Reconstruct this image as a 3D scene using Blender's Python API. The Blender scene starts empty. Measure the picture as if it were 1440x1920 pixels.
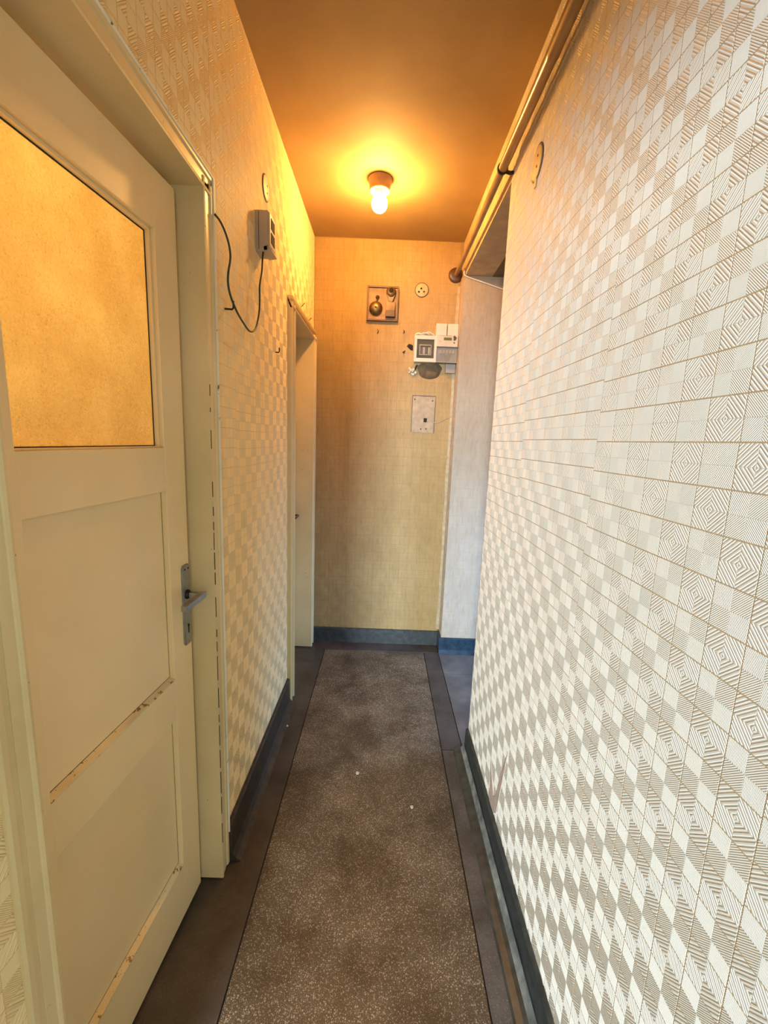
import bpy, bmesh, math, random
import numpy as np
from mathutils import Matrix, Vector

random.seed(7)
S = bpy.context.scene
COL = S.collection
PI = math.pi

# ------------------------------------------------------------------ camera
CAM_H = 1.43
cam_d = bpy.data.cameras.new('camera')
cam = bpy.data.objects.new('camera', cam_d)
COL.objects.link(cam)
S.camera = cam
cam_d.sensor_fit = 'VERTICAL'
cam_d.sensor_height = 36.0
cam_d.lens = 798.0 / 1920.0 * 36.0
cam_d.clip_start = 0.01
_r = Vector((0.9992618906926511, 0.0015305276086246171, 0.03838399789739457))
_d = Vector((0.03810939265669946, -0.165182179744659, -0.9855265200318764))
_f = Vector((0.004831976892065515, 0.9862618845824076, -0.16511858471799032))
cam.matrix_world = Matrix(((_r.x, -_d.x, -_f.x, 0), (_r.y, -_d.y, -_f.y, 0), (_r.z, -_d.z, -_f.z, CAM_H), (0, 0, 0, 1)))

# ------------------------------------------------------------------ world, lights, exposure
S.view_settings.view_transform = 'Standard'
S.view_settings.look = 'None'
S.view_settings.gamma = 1.0
S.view_settings.use_curve_mapping = False
S.view_settings.exposure = 0.2
W = bpy.data.worlds.new('sky')
S.world = W
W.use_nodes = True
W.node_tree.nodes['Background'].inputs[0].default_value = (0.62, 0.74, 1.0, 1)
W.node_tree.nodes['Background'].inputs[1].default_value = 0.15

def area(name, loc, target, sx, sy, power, color):
    l = bpy.data.lights.new(name, 'AREA')
    l.shape = 'RECTANGLE'; l.size = sx; l.size_y = sy
    l.energy = power; l.color = color
    o = bpy.data.objects.new(name, l)
    COL.objects.link(o)
    o.location = loc
    v = Vector(target) - Vector(loc)
    o.rotation_euler = v.to_track_quat('-Z', 'Y').to_euler()
    return o

# daylight: the big window of the room behind the camera; then an added blue lamp that tints the stepped wall's foot
area('daylight_window_room_behind', (-1.45, -5.6, 1.72), (0.3, 1.8, 1.25), 0.9, 1.5, 880.0, (0.66, 0.82, 1.0))
side = area('added_blue_passage_light', (1.62, 2.18, 0.80), (0.30, 2.62, 0.15), 0.6, 0.9, 15.0, (0.25, 0.49, 1.0))
side.data.spread = math.radians(110)
BULB_STRENGTH = 490.0
BULB_COLOR = (1.0, 0.50, 0.13)

# ------------------------------------------------------------------ room numbers
XL, XR = -0.478, 0.4447          # left and right wall faces
YB, YB2 = 2.864, 2.744           # back wall, stepped piece of the back wall
XS = 0.438                       # where the back wall steps forward
ZC = 2.654                       # ceiling
ZL = 2.420                       # underside of the beam over the side passage
YE = 1.804                       # end of the right wall
YN = -6.0                        # window wall of the room behind the camera
YM = 0.30                        # mouth of the corridor; a wide room lies behind the camera
XB = -2.7
XA = 1.70                        # far end of side passage

# ------------------------------------------------------------------ materials
def mat(name):
    m = bpy.data.materials.new(name); m.use_nodes = True
    nt = m.node_tree
    return m, nt, nt.nodes['Principled BSDF']

def N(nt, t, **kw):
    n = nt.nodes.new(t)
    for k, v in kw.items():
        setattr(n, k, v)
    return n

def math_(nt, op, a, b=None, c=None):
    n = nt.nodes.new('ShaderNodeMath'); n.operation = op
    for i, x in enumerate((a, b, c)):
        if x is None: continue
        if isinstance(x, (int, float)): n.inputs[i].default_value = x
        else: nt.links.new(x, n.inputs[i])
    return n.outputs[0]

def mixc(nt, fac, a, b, mode='MIX'):
    n = nt.nodes.new('ShaderNodeMix'); n.data_type = 'RGBA'; n.blend_type = mode
    if isinstance(fac, (int, float)): n.inputs[0].default_value = fac
    else: nt.links.new(fac, n.inputs[0])
    for i, x in ((6, a), (7, b)):
        if isinstance(x, tuple): n.inputs[i].default_value = (*x, 1) if len(x) == 3 else x
        else: nt.links.new(x, n.inputs[i])
    return n.outputs[2]

def noise(nt, scale, detail=3, rough=.55, vec=None, stretch=None):
    tc = N(nt, 'ShaderNodeNewGeometry')
    v = tc.outputs['Position']
    if stretch:
        mp = N(nt, 'ShaderNodeMapping'); mp.inputs['Scale'].default_value = stretch
        nt.links.new(v, mp.inputs[0]); v = mp.outputs[0]
    n = N(nt, 'ShaderNodeTexNoise')
    n.inputs['Scale'].default_value = scale; n.inputs['Detail'].default_value = detail
    n.inputs['Roughness'].default_value = rough
    nt.links.new(v, n.inputs['Vector'])
    return n.outputs[0]

def ramp(nt, fac, *stops):
    n = N(nt, 'ShaderNodeValToRGB')
    e = n.color_ramp.elements
    while len(e) < len(stops): e.new(.5)
    for k, (p, c) in enumerate(stops):
        e[k].position = p; e[k].color = (*c, 1) if len(c) == 3 else c
    nt.links.new(fac, n.inputs[0])
    return n.outputs[0]

def bump(nt, b, h, strength, dist):
    n = N(nt, 'ShaderNodeBump')
    n.inputs['Strength'].default_value = strength; n.inputs['Distance'].default_value = dist
    nt.links.new(h, n.inputs['Height']); nt.links.new(n.outputs[0], b.inputs['Normal'])

def plain(name, c, rough=.5, metal=0.0, var=.12, scale=14, c2=None, bmp=0.0, spec=.5):
    m, nt, b = mat(name)
    dark = c2 or tuple(x * (1 - var * 2.2) for x in c)
    f = ramp(nt, noise(nt, scale, 4), (.35, (0, 0, 0)), (.68, (1, 1, 1)))
    nt.links.new(mixc(nt, f, dark, c), b.inputs['Base Color'])
    b.inputs['Roughness'].default_value = rough; b.inputs['Metallic'].default_value = metal
    b.inputs['Specular IOR Level'].default_value = spec
    if bmp: bump(nt, b, noise(nt, scale * 6, 4), bmp, .002)
    return m

CELLY, CELLZ = 0.0607, 0.0602
def paper_base(name, axis, o, valley, line, roll=8):
    """tan ground of the embossed wallpaper with the printed grid lines; roll seams shift by 6 mm"""
    m, nt, b = mat(name)
    g = N(nt, 'ShaderNodeNewGeometry'); sp = N(nt, 'ShaderNodeSeparateXYZ')
    nt.links.new(g.outputs['Position'], sp.inputs[0])
    u = math_(nt, 'SUBTRACT', sp.outputs[axis], o)
    rid = math_(nt, 'FLOOR', math_(nt, 'DIVIDE', math_(nt, 'SUBTRACT', u, CELLY * 6), CELLY * roll))
    odd = math_(nt, 'ABSOLUTE', math_(nt, 'MODULO', rid, 2.0))
    z = math_(nt, 'SUBTRACT', math_(nt, 'ADD', sp.outputs[2], math_(nt, 'MULTIPLY', odd, .005)), 1.45)
    def near(v, cell, w):
        f = math_(nt, 'FRACT', math_(nt, 'ADD', math_(nt, 'DIVIDE', v, cell), 1000.5))
        d = math_(nt, 'ABSOLUTE', math_(nt, 'SUBTRACT', f, .5))
        return math_(nt, 'LESS_THAN', d, w / cell)
    lz = near(z, CELLZ, .0011)
    ly = near(u, CELLY, .0010)
    ln = math_(nt, 'MAXIMUM', lz, ly)
    mott = noise(nt, 9, 5)
    vc = mixc(nt, mott, tuple(x * .82 for x in valley), tuple(min(1, x * 1.12) for x in valley))
    lc = mixc(nt, noise(nt, 60, 3), line, tuple(x * 1.5 for x in line))
    nt.links.new(mixc(nt, ln, vc, lc), b.inputs['Base Color'])
    b.inputs['Roughness'].default_value = .7
    b.inputs['Specular IOR Level'].default_value = .25
    return m

def paper_ridge(name, c, dirt, stain=.35, streak=0.0):
    m, nt, b = mat(name)
    f = ramp(nt, noise(nt, 3.2, 6, .6), (.36, (0, 0, 0)), (.62, (1, 1, 1)))
    f = math_(nt, 'ADD', math_(nt, 'MULTIPLY', f, stain), 1 - stain)
    col = mixc(nt, f, dirt, c)
    if streak:      # vertical nicotine streaks and short dashes in the print
        k = ramp(nt, noise(nt, 95, 4, .6, stretch=(1, 1, .16)), (.50, (0, 0, 0)), (.72, (1, 1, 1)))
        k2 = ramp(nt, noise(nt, 14, 5, .6, stretch=(1, 1, .35)), (.40, (0, 0, 0)), (.75, (1, 1, 1)))
        kk = math_(nt, 'MULTIPLY', math_(nt, 'ADD', math_(nt, 'MULTIPLY', k, .65), math_(nt, 'MULTIPLY', k2, .5)), streak)
        col = mixc(nt, kk, col, tuple(x * .45 for x in dirt))
    nt.links.new(col, b.inputs['Base Color'])
    b.inputs['Roughness'].default_value = .55
    b.inputs['Specular IOR Level'].default_value = .3
    return m

M = {}
M['paper_base_right'] = paper_base('wallpaper_ground_right', 1, .541, (.69, .63, .50), (.42, .31, .17))
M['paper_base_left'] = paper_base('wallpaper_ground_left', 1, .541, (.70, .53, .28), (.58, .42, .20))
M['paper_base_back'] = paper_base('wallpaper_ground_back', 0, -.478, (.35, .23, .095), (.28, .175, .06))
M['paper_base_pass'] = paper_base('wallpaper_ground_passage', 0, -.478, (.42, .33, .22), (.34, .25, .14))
M['ridge_right'] = paper_ridge('wallpaper_relief_right', (.80, .745, .60), (.77, .69, .52), .30)
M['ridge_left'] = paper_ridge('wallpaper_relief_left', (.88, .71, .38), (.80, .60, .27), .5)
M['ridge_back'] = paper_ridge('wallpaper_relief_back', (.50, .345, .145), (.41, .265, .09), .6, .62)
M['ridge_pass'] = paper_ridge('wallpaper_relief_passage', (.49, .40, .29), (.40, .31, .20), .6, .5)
M['beam'] = plain('aged_paint_beam', (.62, .48, .28), .6, bmp=.15)
M['ceiling'] = plain('aged_ceiling_paint', (.38, .26, .115), .75, scale=3.0, c2=(.31, .205, .085), bmp=.08)
M['soffit'] = plain('passage_ceiling_paint', (.20, .15, .07), .8, scale=3)  # shade behind the beam is put into this darkened colour
M['plaster'] = plain('bare_plaster', (.60, .52, .43), .85, scale=20, bmp=.4)
M['room_wall'] = plain('dark_room_paint', (.10, .10, .10), .8)  # kept dark so the unseen room bounces little light
M['edge_paper'] = plain('pale_peeling_paper', (.53, .41, .23), .7, scale=30)
M['panel_paint'] = plain('painted_panel', (.44, .31, .17), .6, scale=30)
M['torn'] = plain('torn_paper_backing', (.66, .50, .38), .9, scale=30)

def painted(name, c, stain, chip=(.12, .08, .03), amount=.0, stretch=None, rough=.38):
    m, nt, b = mat(name)
    f = ramp(nt, noise(nt, 2.4, 6, .6, stretch=stretch), (.35, (0, 0, 0)), (.66, (1, 1, 1)))
    c0 = mixc(nt, f, stain, c)
    if amount:
        k = ramp(nt, noise(nt, 42, 5, .7), (.5 + .2 * (1 - amount), (0, 0, 0)), (.53 + .2 * (1 - amount), (1, 1, 1)))
        c0 = mixc(nt, k, c0, chip)
    nt.links.new(c0, b.inputs['Base Color'])
    b.inputs['Roughness'].default_value = rough
    bump(nt, b, noise(nt, 90, 3), .12, .002)
    return m
M['door_paint'] = painted('old_cream_door_paint', (.88, .69, .37), (.81, .62, .30))
M['jamb_paint'] = painted('old_cream_frame_paint', (.76, .61, .32), (.63, .50, .24), (.07, .06, .02), .08)
M['casing_highlight'] = painted('casing_edge_highlight_paint', (.86, .84, .70), (.72, .69, .52), (.12, .10, .03), .35)  # pale tone paints in the highlight along the casing edge
M['worn_ledge'] = painted('worn_wood_ledge', (.80, .70, .44), (.62, .46, .20), (.22, .12, .03), .62)
M['crack'] = plain('dark_crack_gap', (.03, .028, .01), .9)  # own dark colour of the cracks and the putty line
M['old_gap'] = plain('dirty_paint_gap', (.16, .13, .05), .8, scale=30, c2=(.05, .04, .015))
M['metal'] = plain('dull_aluminium', (.42, .42, .41), .32, .9, var=.1, scale=60)
M['dark'] = plain('dark_hole', (.015, .012, .008), .9)
M['iron'] = plain('blackened_iron', (.03, .022, .015), .5, .6)
M['skirting'] = plain('dark_terrazzo_skirting', (.058, .066, .060), .34, scale=30, c2=(.03, .034, .03), bmp=.1)
M['skirting_brown'] = plain('brown_terrazzo_skirting', (.060, .044, .024), .45, scale=30, c2=(.03, .02, .01), bmp=.1)
M['skirting_bluelit'] = plain('blue_light_tinted_skirting', (.022, .050, .075), .30, scale=22, c2=(.010, .02, .03), bmp=.1)  # blue daylight put into the colour of a dark grey skirting
M['skirting_worn'] = plain('worn_skirting_edge', (.30, .32, .28), .35, scale=18, c2=(.09, .10, .09))

def terrazzo(name, base, base2, chip, amount=.5, rough=.33):
    m, nt, b = mat(name)
    g = N(nt, 'ShaderNodeNewGeometry')
    def cells(scale, thr):
        v = N(nt, 'ShaderNodeTexVoronoi'); v.inputs['Scale'].default_value = scale
        nt.links.new(g.outputs['Position'], v.inputs['Vector'])
        sz = N(nt, 'ShaderNodeSeparateColor'); nt.links.new(v.outputs['Color'], sz.inputs[0])
        t = math_(nt, 'MULTIPLY', sz.outputs[0], thr)
        return math_(nt, 'LESS_THAN', v.outputs['Distance'], t)
    k1 = cells(210, .56 * amount + .10)
    k2 = cells(430, .56 * amount + .08)
    k = math_(nt, 'MAXIMUM', k1, k2)
    dirt = ramp(nt, noise(nt, 4.5, 6, .65), (.38, (0, 0, 0)), (.64, (1, 1, 1)))
    bc = mixc(nt, dirt, base2, base)
    tone = noise(nt, 260, 1)
    ch = mixc(nt, tone, tuple(x * .35 for x in chip), tuple(min(1, x * 1.35) for x in chip))
    kk = math_(nt, 'MULTIPLY', k, math_(nt, 'ADD', math_(nt, 'MULTIPLY', dirt, .6), .3))
    nt.links.new(mixc(nt, kk, bc, ch), b.inputs['Base Color'])
    rr = math_(nt, 'ADD', math_(nt, 'MULTIPLY', noise(nt, 7, 4), .22), rough - .1)
    nt.links.new(rr, b.inputs['Roughness'])
    bump(nt, b, noise(nt, 120, 4, .7), .35, .003)
    return m
M['terrazzo'] = terrazzo('brown_speckled_terrazzo', (.125, .090, .052), (.052, .034, .017), (.60, .50, .37), .62)
M['terrazzo_edge'] = terrazzo('dark_terrazzo_border', (.080, .064, .052), (.040, .030, .023), (.16, .13, .10), .35, .36)
M['terrazzo_dusty'] = terrazzo('dusty_grey_terrazzo_border', (.135, .118, .105), (.060, .048, .040), (.28, .24, .20), .45, .30)
M['terrazzo_pass'] = terrazzo('grey_terrazzo_passage', (.16, .145, .12), (.08, .07, .06), (.28, .25, .20), .4, .4)
M['joint'] = plain('floor_joint_dirt', (.020, .014, .010), .8)

M['white_plastic'] = plain('white_plastic', (.62, .55, .43), .35, var=.04)
M['cream_plastic'] = plain('cream_plastic', (.55, .46, .33), .4, var=.05)
M['grey_plastic'] = plain('grey_plastic', (.34, .29, .21), .45)
M['beige_plastic'] = plain('beige_grey_plastic', (.50, .44, .33), .5, var=.05)
M['smoke'] = plain('smoked_window', (.10, .095, .065), .12, var=.1)
M['lcd'] = plain('green_grey_display', (.13, .14, .05), .2, var=.05)
M['ink'] = plain('printed_dark_ink', (.10, .08, .07), .6)
M['wood'] = plain('varnished_wood_board', (.31, .165, .06), .5, scale=16, c2=(.17, .08, .025), bmp=.1)
M['wood_dark'] = plain('dark_wood_edge', (.13, .06, .02), .5)
M['bronze'] = plain('tarnished_bronze', (.30, .20, .09), .38, .75, scale=30, c2=(.12, .07, .025))
M['brown'] = plain('brown_bakelite', (.10, .045, .015), .4)
M['pipe'] = plain('painted_pipe', (.34, .22, .10), .28, scale=12, c2=(.25, .15, .06))
M['wire_green'] = plain('dark_green_wire', (.02, .045, .03), .45)
M['wire_white'] = plain('white_cable', (.86, .82, .74), .4)
M['cable_ridge'] = plain('painted_over_cable', (.45, .33, .16), .6)
M['porcelain'] = plain('aged_porcelain', (.46, .30, .15), .3, var=.05)
M['lid'] = plain('painted_box_lid', (.52, .38, .19), .5, scale=40)

# clear terminal cover
m, nt, b = mat('clear_plastic_cover'); M['clear'] = m
b.inputs['Base Color'].default_value = (.75, .70, .60, 1)
b.inputs['Roughness'].default_value = .15
b.inputs['Transmission Weight'].default_value = .75
bump(nt, b, noise(nt, 70, 2), .1, .001)

# obscured glass pane: hammered surface, amber tinted
m, nt, b = mat('amber_hammered_glass'); M['glass'] = m
out = nt.nodes['Material Output']
fm = ramp(nt, noise(nt, 7, 5, .6), (.25, (.74, .54, .22)), (.75, (.88, .72, .38)))
nt.links.new(fm, b.inputs['Base Color'])
b.inputs['Roughness'].default_value = .22
g = N(nt, 'ShaderNodeNewGeometry')
v = N(nt, 'ShaderNodeTexVoronoi'); v.feature = 'SMOOTH_F1'; v.inputs['Scale'].default_value = 190
nt.links.new(g.outputs['Position'], v.inputs['Vector'])
h = math_(nt, 'ADD', v.outputs['Distance'], noise(nt, 210, 3))
bump(nt, b, h, 1.0, .006)
tr = N(nt, 'ShaderNodeBsdfTranslucent'); nt.links.new(fm, tr.inputs[0])
bn = b.inputs['Normal'].links[0].from_socket; nt.links.new(bn, tr.inputs['Normal'])
mx = N(nt, 'ShaderNodeMixShader'); mx.inputs[0].default_value = .5
nt.links.new(b.outputs[0], mx.inputs[1]); nt.links.new(tr.outputs[0], mx.inputs[2])
nt.links.new(mx.outputs[0], out.inputs[0])

# lit bulb
m, nt, b = mat('lit_bulb_glass'); M['bulb'] = m
b.inputs['Base Color'].default_value = (.9, .85, .7, 1)
b.inputs['Emission Color'].default_value = (*BULB_COLOR, 1)
b.inputs['Emission Strength'].default_value = BULB_STRENGTH

# ------------------------------------------------------------------ mesh helpers
class MB:
    def __init__(s): s.v = []; s.f = []; s.sm = []
    def add(s, vs, fs, smooth=False):
        o = len(s.v); s.v += [tuple(p) for p in vs]
        s.f += [tuple(i + o for i in f) for f in fs]; s.sm += [smooth] * len(fs)
        return s
    def box(s, a, b, bev=0.0):
        x0, y0, z0 = (min(a[i], b[i]) for i in range(3)); x1, y1, z1 = (max(a[i], b[i]) for i in range(3))
        if bev <= 0:
            return s.add([(x0,y0,z0),(x1,y0,z0),(x1,y1,z0),(x0,y1,z0),(x0,y0,z1),(x1,y0,z1),(x1,y1,z1),(x0,y1,z1)],
                  [(0,3,2,1),(4,5,6,7),(0,1,5,4),(1,2,6,5),(2,3,7,6),(3,0,4,7)])
        bm = bmesh.new()
        bmesh.ops.create_cube(bm, size=1)
        for v in bm.verts:
            v.co = Vector((x0 + (v.co.x + .5) * (x1 - x0), y0 + (v.co.y + .5) * (y1 - y0), z0 + (v.co.z + .5) * (z1 - z0)))
        bmesh.ops.bevel(bm, geom=bm.edges[:], offset=bev, segments=2, affect='EDGES', profile=.6)
        bm.verts.index_update()
        s.add([v.co[:] for v in bm.verts], [tuple(v.index for v in f.verts) for f in bm.faces]); bm.free()
        return s
    def prism(s, pts, dirv):
        n = len(pts); d = Vector(dirv)
        vs = [Vector(p) for p in pts] + [Vector(p) + d for p in pts]
        return s.add(vs, [tuple(range(n))[::-1], tuple(range(n, 2 * n))] + [(i, (i + 1) % n, n + (i + 1) % n, n + i) for i in range(n)])
    def tube(s, pts, r, n=12, cap=True, smooth=True):
        P = [Vector(p) for p in pts]; R = r if isinstance(r, (list, tuple)) else [r] * len(P)
        T = [(P[min(i + 1, len(P) - 1)] - P[max(i - 1, 0)]).normalized() for i in range(len(P))]
        u = T[0].orthogonal().normalized(); rings = []
        for i, p in enumerate(P):
            u = (u - T[i] * u.dot(T[i])).normalized(); w = T[i].cross(u)
            rings.append([p + (u * math.cos(a) + w * math.sin(a)) * R[i] for a in (2 * PI * k / n for k in range(n))])
        vs = [q for rg in rings for q in rg]; fs = []
        for i in range(len(P) - 1):
            for k in range(n):
                fs.append((i*n+k, i*n+(k+1) % n, (i+1)*n+(k+1) % n, (i+1)*n+k))
        s.add(vs, fs, smooth)
        if cap:
            s.add(rings[0], [tuple(range(n))[::-1]]); s.add(rings[-1], [tuple(range(n))])
        return s
    def lathe(s, prof, origin, axis=(0, 0, 1), n=28, smooth=True):
        """prof: list of (radius, height along axis)"""
        a = Vector(axis).normalized(); u = a.orthogonal().normalized(); w = a.cross(u); o = Vector(origin)
        vs = []; fs = []
        for r, h in prof:
            for k in range(n):
                t = 2 * PI * k / n
                vs.append(o + a * h + (u * math.cos(t) + w * math.sin(t)) * max(r, 1e-5))
        for i in range(len(prof) - 1):
            for k in range(n):
                fs.append((i*n+k, i*n+(k+1) % n, (i+1)*n+(k+1) % n, (i+1)*n+k))
        return s.add(vs, fs, smooth)
    def build(s, name, material, parent=None):
        me = bpy.data.meshes.new(name); me.from_pydata(s.v, [], s.f)
        me.polygons.foreach_set('use_smooth', s.sm); me.update()
        bm = bmesh.new(); bm.from_mesh(me); bmesh.ops.recalc_face_normals(bm, faces=bm.faces[:]); bm.to_mesh(me); bm.free()
        me.materials.append(material)
        o = bpy.data.objects.new(name, me); COL.objects.link(o)
        if parent: o.parent = parent
        return o

def tag(o, label=None, cat=None, group=None, kind=None):
    if label: o['label'] = label
    if cat: o['category'] = cat
    if group: o['group'] = group
    if kind: o['kind'] = kind
    return o

def empty(name, loc=(0, 0, 0), rz=0.0):
    o = bpy.data.objects.new(name, None); COL.objects.link(o)
    o.empty_display_size = .05; o.location = loc; o.rotation_euler = (0, 0, rz)
    return o

def rel(parent, p):
    return tuple(p[i] - parent.location[i] for i in range(3))

# ------------------------------------------------------------------ wallpaper relief (real ridges, 0.9 mm high)
def ridge_quads(kind):
    """centre-line bands of one cell in unit-free metres: list of (A1,B1,A2,B2) base corners"""
    ay, az = CELLY / 2, CELLZ / 2
    a = min(ay, az)
    sets = []
    e0, e1 = .0004, .0012
    lo, hi = e0, a - e1 + .0002
    def bands():
        if kind == 'hatch':
            p = .0034; w = .0024
            k0 = -int(2 * a / p) - 1
            return [(k * p + .0007, k * p + .0007 + w) for k in range(k0, -k0 + 1)]
        out = []; c = .0016
        while c < 2 * a:
            out.append((c, c + .0030)); c += .0030 + .0019
            out.append((c, c + .0056)); c += .0056 + .0019
        return out
    for sy in (1, -1):
        for sz in (1, -1):
            for c1, c2 in bands():
                if kind == 'hatch':       # lines y - z = c, rising away from the cell centre
                    c1c = max(c1, lo - hi + 1e-4); c2c = min(c2, hi - lo - 1e-4)
                    if c2c - c1c < .0006: continue
                    def ends(c):
                        y0 = max(lo, lo + c); y1 = min(hi, hi + c)
                        return (y0, y0 - c), (y1, y1 - c)
                else:                     # lines y + z = c around the cell centre
                    c1c = max(c1, 2 * lo + 1e-4); c2c = min(c2, 2 * hi - 1e-4)
                    if c2c - c1c < .0006: continue
                    def ends(c):
                        y0 = max(lo, c - hi); y1 = min(hi, c - lo)
                        return (y0, c - y0), (y1, c - y1)
                A1, B1 = ends(c1c); A2, B2 = ends(c2c)
                fy, fz = ay / a, az / a
                sets.append([(sy * q[0] * fy, sz * q[1] * fz) for q in (A1, B1, A2, B2)])
    return np.array(sets)              # n,4,2

RH = .0010
def cell_template(kind):
    q = ridge_quads(kind); n = len(q)
    A1, B1, A2, B2 = (q[:, i] for i in range(4))
    t = .24
    def lerp(P, Q, k): return P + (Q - P) * k
    m = .10
    tA1, tA2 = lerp(A1, A2, t), lerp(A1, A2, 1 - t)
    tB1, tB2 = lerp(B1, B2, t), lerp(B1, B2, 1 - t)
    V = np.zeros((n, 8, 3))
    for i, P in enumerate((A1, B1, B2, A2, tA1, tB1, tB2, tA2)):
        V[:, i, :2] = P
    V[:, 4:, 2] = RH * (.75 if kind == 'hatch' else 1.0)
    F = np.array([(0, 1, 5, 4), (4, 5, 6, 7), (3, 7, 6, 2), (0, 4, 7, 3), (1, 2, 6, 5)])
    faces = (np.arange(n)[:, None, None] * 8 + F[None]).reshape(-1, 4)
    return V.reshape(-1, 3), faces
TEMPL = {'hatch': cell_template('hatch'), 'diamond': cell_template('diamond')}

def relief(name, parent, material, to_world, u0, rects, rh=.85, roll=8):
    """rects: list of (ulo, uhi, zlo, zhi); to_world maps arrays u, z, h to x, y, z"""
    VS = []; FS = []; off = 0
    for (ulo, uhi, zlo, zhi) in rects:
        i0 = math.floor((ulo - u0) / CELLY); i1 = math.ceil((uhi - u0) / CELLY)
        j0 = math.floor((zlo - 1.45) / CELLZ) - 1; j1 = math.ceil((zhi - 1.45) / CELLZ) + 1
        for i in range(i0, i1):
            odd = ((i - 6) // roll) % 2
            for j in range(j0, j1):
                V, F = TEMPL['diamond' if (i + j) % 2 == 0 else 'hatch']
                u = V[:, 0] + u0 + (i + .5) * CELLY
                z = V[:, 1] + 1.45 - .005 * odd + (j + .5) * CELLZ
                h = V[:, 2] * rh
                edge = (u.min() < ulo or u.max() > uhi or z.min() < zlo or z.max() > zhi)
                f = F
                if edge:
                    uc = np.clip(u, ulo, uhi); zc = np.clip(z, zlo, zhi)
                    # drop faces of ridges whose centre lies outside
                    nr = len(u) // 8
                    cu = u.reshape(nr, 8).mean(1); cz = z.reshape(nr, 8).mean(1)
                    ok = (cu > ulo) & (cu < uhi) & (cz > zlo) & (cz < zhi)
                    f = F[np.repeat(ok, 5)]
                    u, z = uc, zc
                VS.append(np.stack(to_world(u, z, h), 1)); FS.append(f + off); off += len(u)
    V = np.concatenate(VS); F = np.concatenate(FS)
    used = np.zeros(len(V), bool); used[F.ravel()] = True
    idx = np.cumsum(used) - 1
    V = V[used]; F = idx[F]
    me = bpy.data.meshes.new(name)
    me.vertices.add(len(V)); me.vertices.foreach_set('co', V.astype(np.float32).ravel())
    me.loops.add(F.size); me.loops.foreach_set('vertex_index', F.astype(np.int32).ravel())
    me.polygons.add(len(F)); me.polygons.foreach_set('loop_start', np.arange(0, F.size, 4, dtype=np.int32))
    me.polygons.foreach_set('loop_total', np.full(len(F), 4, np.int32))
    me.polygons.foreach_set('use_smooth', np.zeros(len(F), bool))
    me.update(calc_edges=True); me.validate()
    me.materials.append(material)
    o = bpy.data.objects.new(name, me); COL.objects.link(o); o.parent = parent
    o['kind'] = 'stuff'
    return o

# ------------------------------------------------------------------ walls, floor, ceiling
T = .14
D1 = (.535, 1.178, 2.040)      # door_1 opening: y0, y1, top
D2 = (2.185, 2.775, 2.030)
w = MB()
w.box((XL - T, YM, 0), (XL, D1[0], ZC)); w.box((XL - T, D1[0], D1[2]), (XL, D1[1], ZC))
w.box((XL - T, D1[1], 0), (XL, D2[0], ZC)); w.box((XL - T, D2[0], D2[2]), (XL, D2[1], ZC))
w.box((XL - T, D2[1], 0), (XL, YB + .14, ZC))
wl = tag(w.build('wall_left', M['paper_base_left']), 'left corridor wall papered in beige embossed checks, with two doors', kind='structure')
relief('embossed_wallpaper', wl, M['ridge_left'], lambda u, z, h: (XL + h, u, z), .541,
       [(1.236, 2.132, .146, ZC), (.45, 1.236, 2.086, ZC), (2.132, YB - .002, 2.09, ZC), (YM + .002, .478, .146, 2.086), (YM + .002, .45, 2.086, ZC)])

w = MB().box((XR, YN, 0), (XR + .16, YE, ZC))
wr = tag(w.build('wall_right', M['paper_base_right']), 'right corridor wall papered in pale embossed diamonds and checks', kind='structure')
relief('embossed_wallpaper', wr, M['ridge_right'], lambda u, z, h: (XR - h, u, z), .541, [(.20, YE - .001, .112, ZC)], rh=.52)
w = MB().box((XR, YE, ZL), (XR + .16, YB, ZC))
tag(w.build('wall_beam', M['beam']), 'painted beam over the side passage opening, under the ceiling', kind='structure')

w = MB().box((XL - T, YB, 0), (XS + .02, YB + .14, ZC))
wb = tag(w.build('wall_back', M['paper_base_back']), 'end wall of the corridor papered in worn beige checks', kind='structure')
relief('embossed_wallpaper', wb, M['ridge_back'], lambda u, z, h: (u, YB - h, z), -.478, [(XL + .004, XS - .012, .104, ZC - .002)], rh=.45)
# pale peeling paper strip along the corner of the step
st = MB(); zz = np.linspace(.12, 2.40, 40)
pl = [(XS - .004 - .006 * abs(math.sin(z * 9.1) * math.sin(z * 3.3 + 1)) - .012, YB - .0022, z) for z in zz]
pr = [(XS - .0005, YB - .0022, z) for z in zz]
st.add(pl + pr, [(i, i + 1, 40 + i + 1, 40 + i) for i in range(39)])
st.add([(p[0], p[1] + .002, p[2]) for p in pl + pr], [(i, 40 + i, 40 + i + 1, i + 1) for i in range(39)])
st.build('peeling_edge_strip', M['edge_paper'], wb)
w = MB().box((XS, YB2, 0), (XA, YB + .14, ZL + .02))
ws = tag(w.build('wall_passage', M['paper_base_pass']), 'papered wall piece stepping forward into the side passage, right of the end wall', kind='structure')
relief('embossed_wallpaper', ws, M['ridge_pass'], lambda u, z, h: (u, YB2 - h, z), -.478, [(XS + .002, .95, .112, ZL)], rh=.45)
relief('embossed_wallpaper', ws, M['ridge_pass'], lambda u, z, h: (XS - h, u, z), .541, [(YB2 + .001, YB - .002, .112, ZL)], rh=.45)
w = MB().box((XR + .16, YE - .16, 0), (XA + .1, YE, ZL)).box((XA, YE, 2.05), (XA + .1, YB, ZL))
tag(w.build('wall_passage_near', M['plaster']), 'near side of the side passage, out of sight', kind='structure')
w = MB().box((XR, YE - .16, ZL), (XA + .1, YB + .14, ZL + .12))
w.v = [(x if x > XR + .1 else XR + .16, y, z) for x, y, z in w.v]
tag(w.build('ceiling_passage', M['soffit']), 'low ceiling of the side passage behind the beam, shade painted in', kind='structure')
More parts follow.
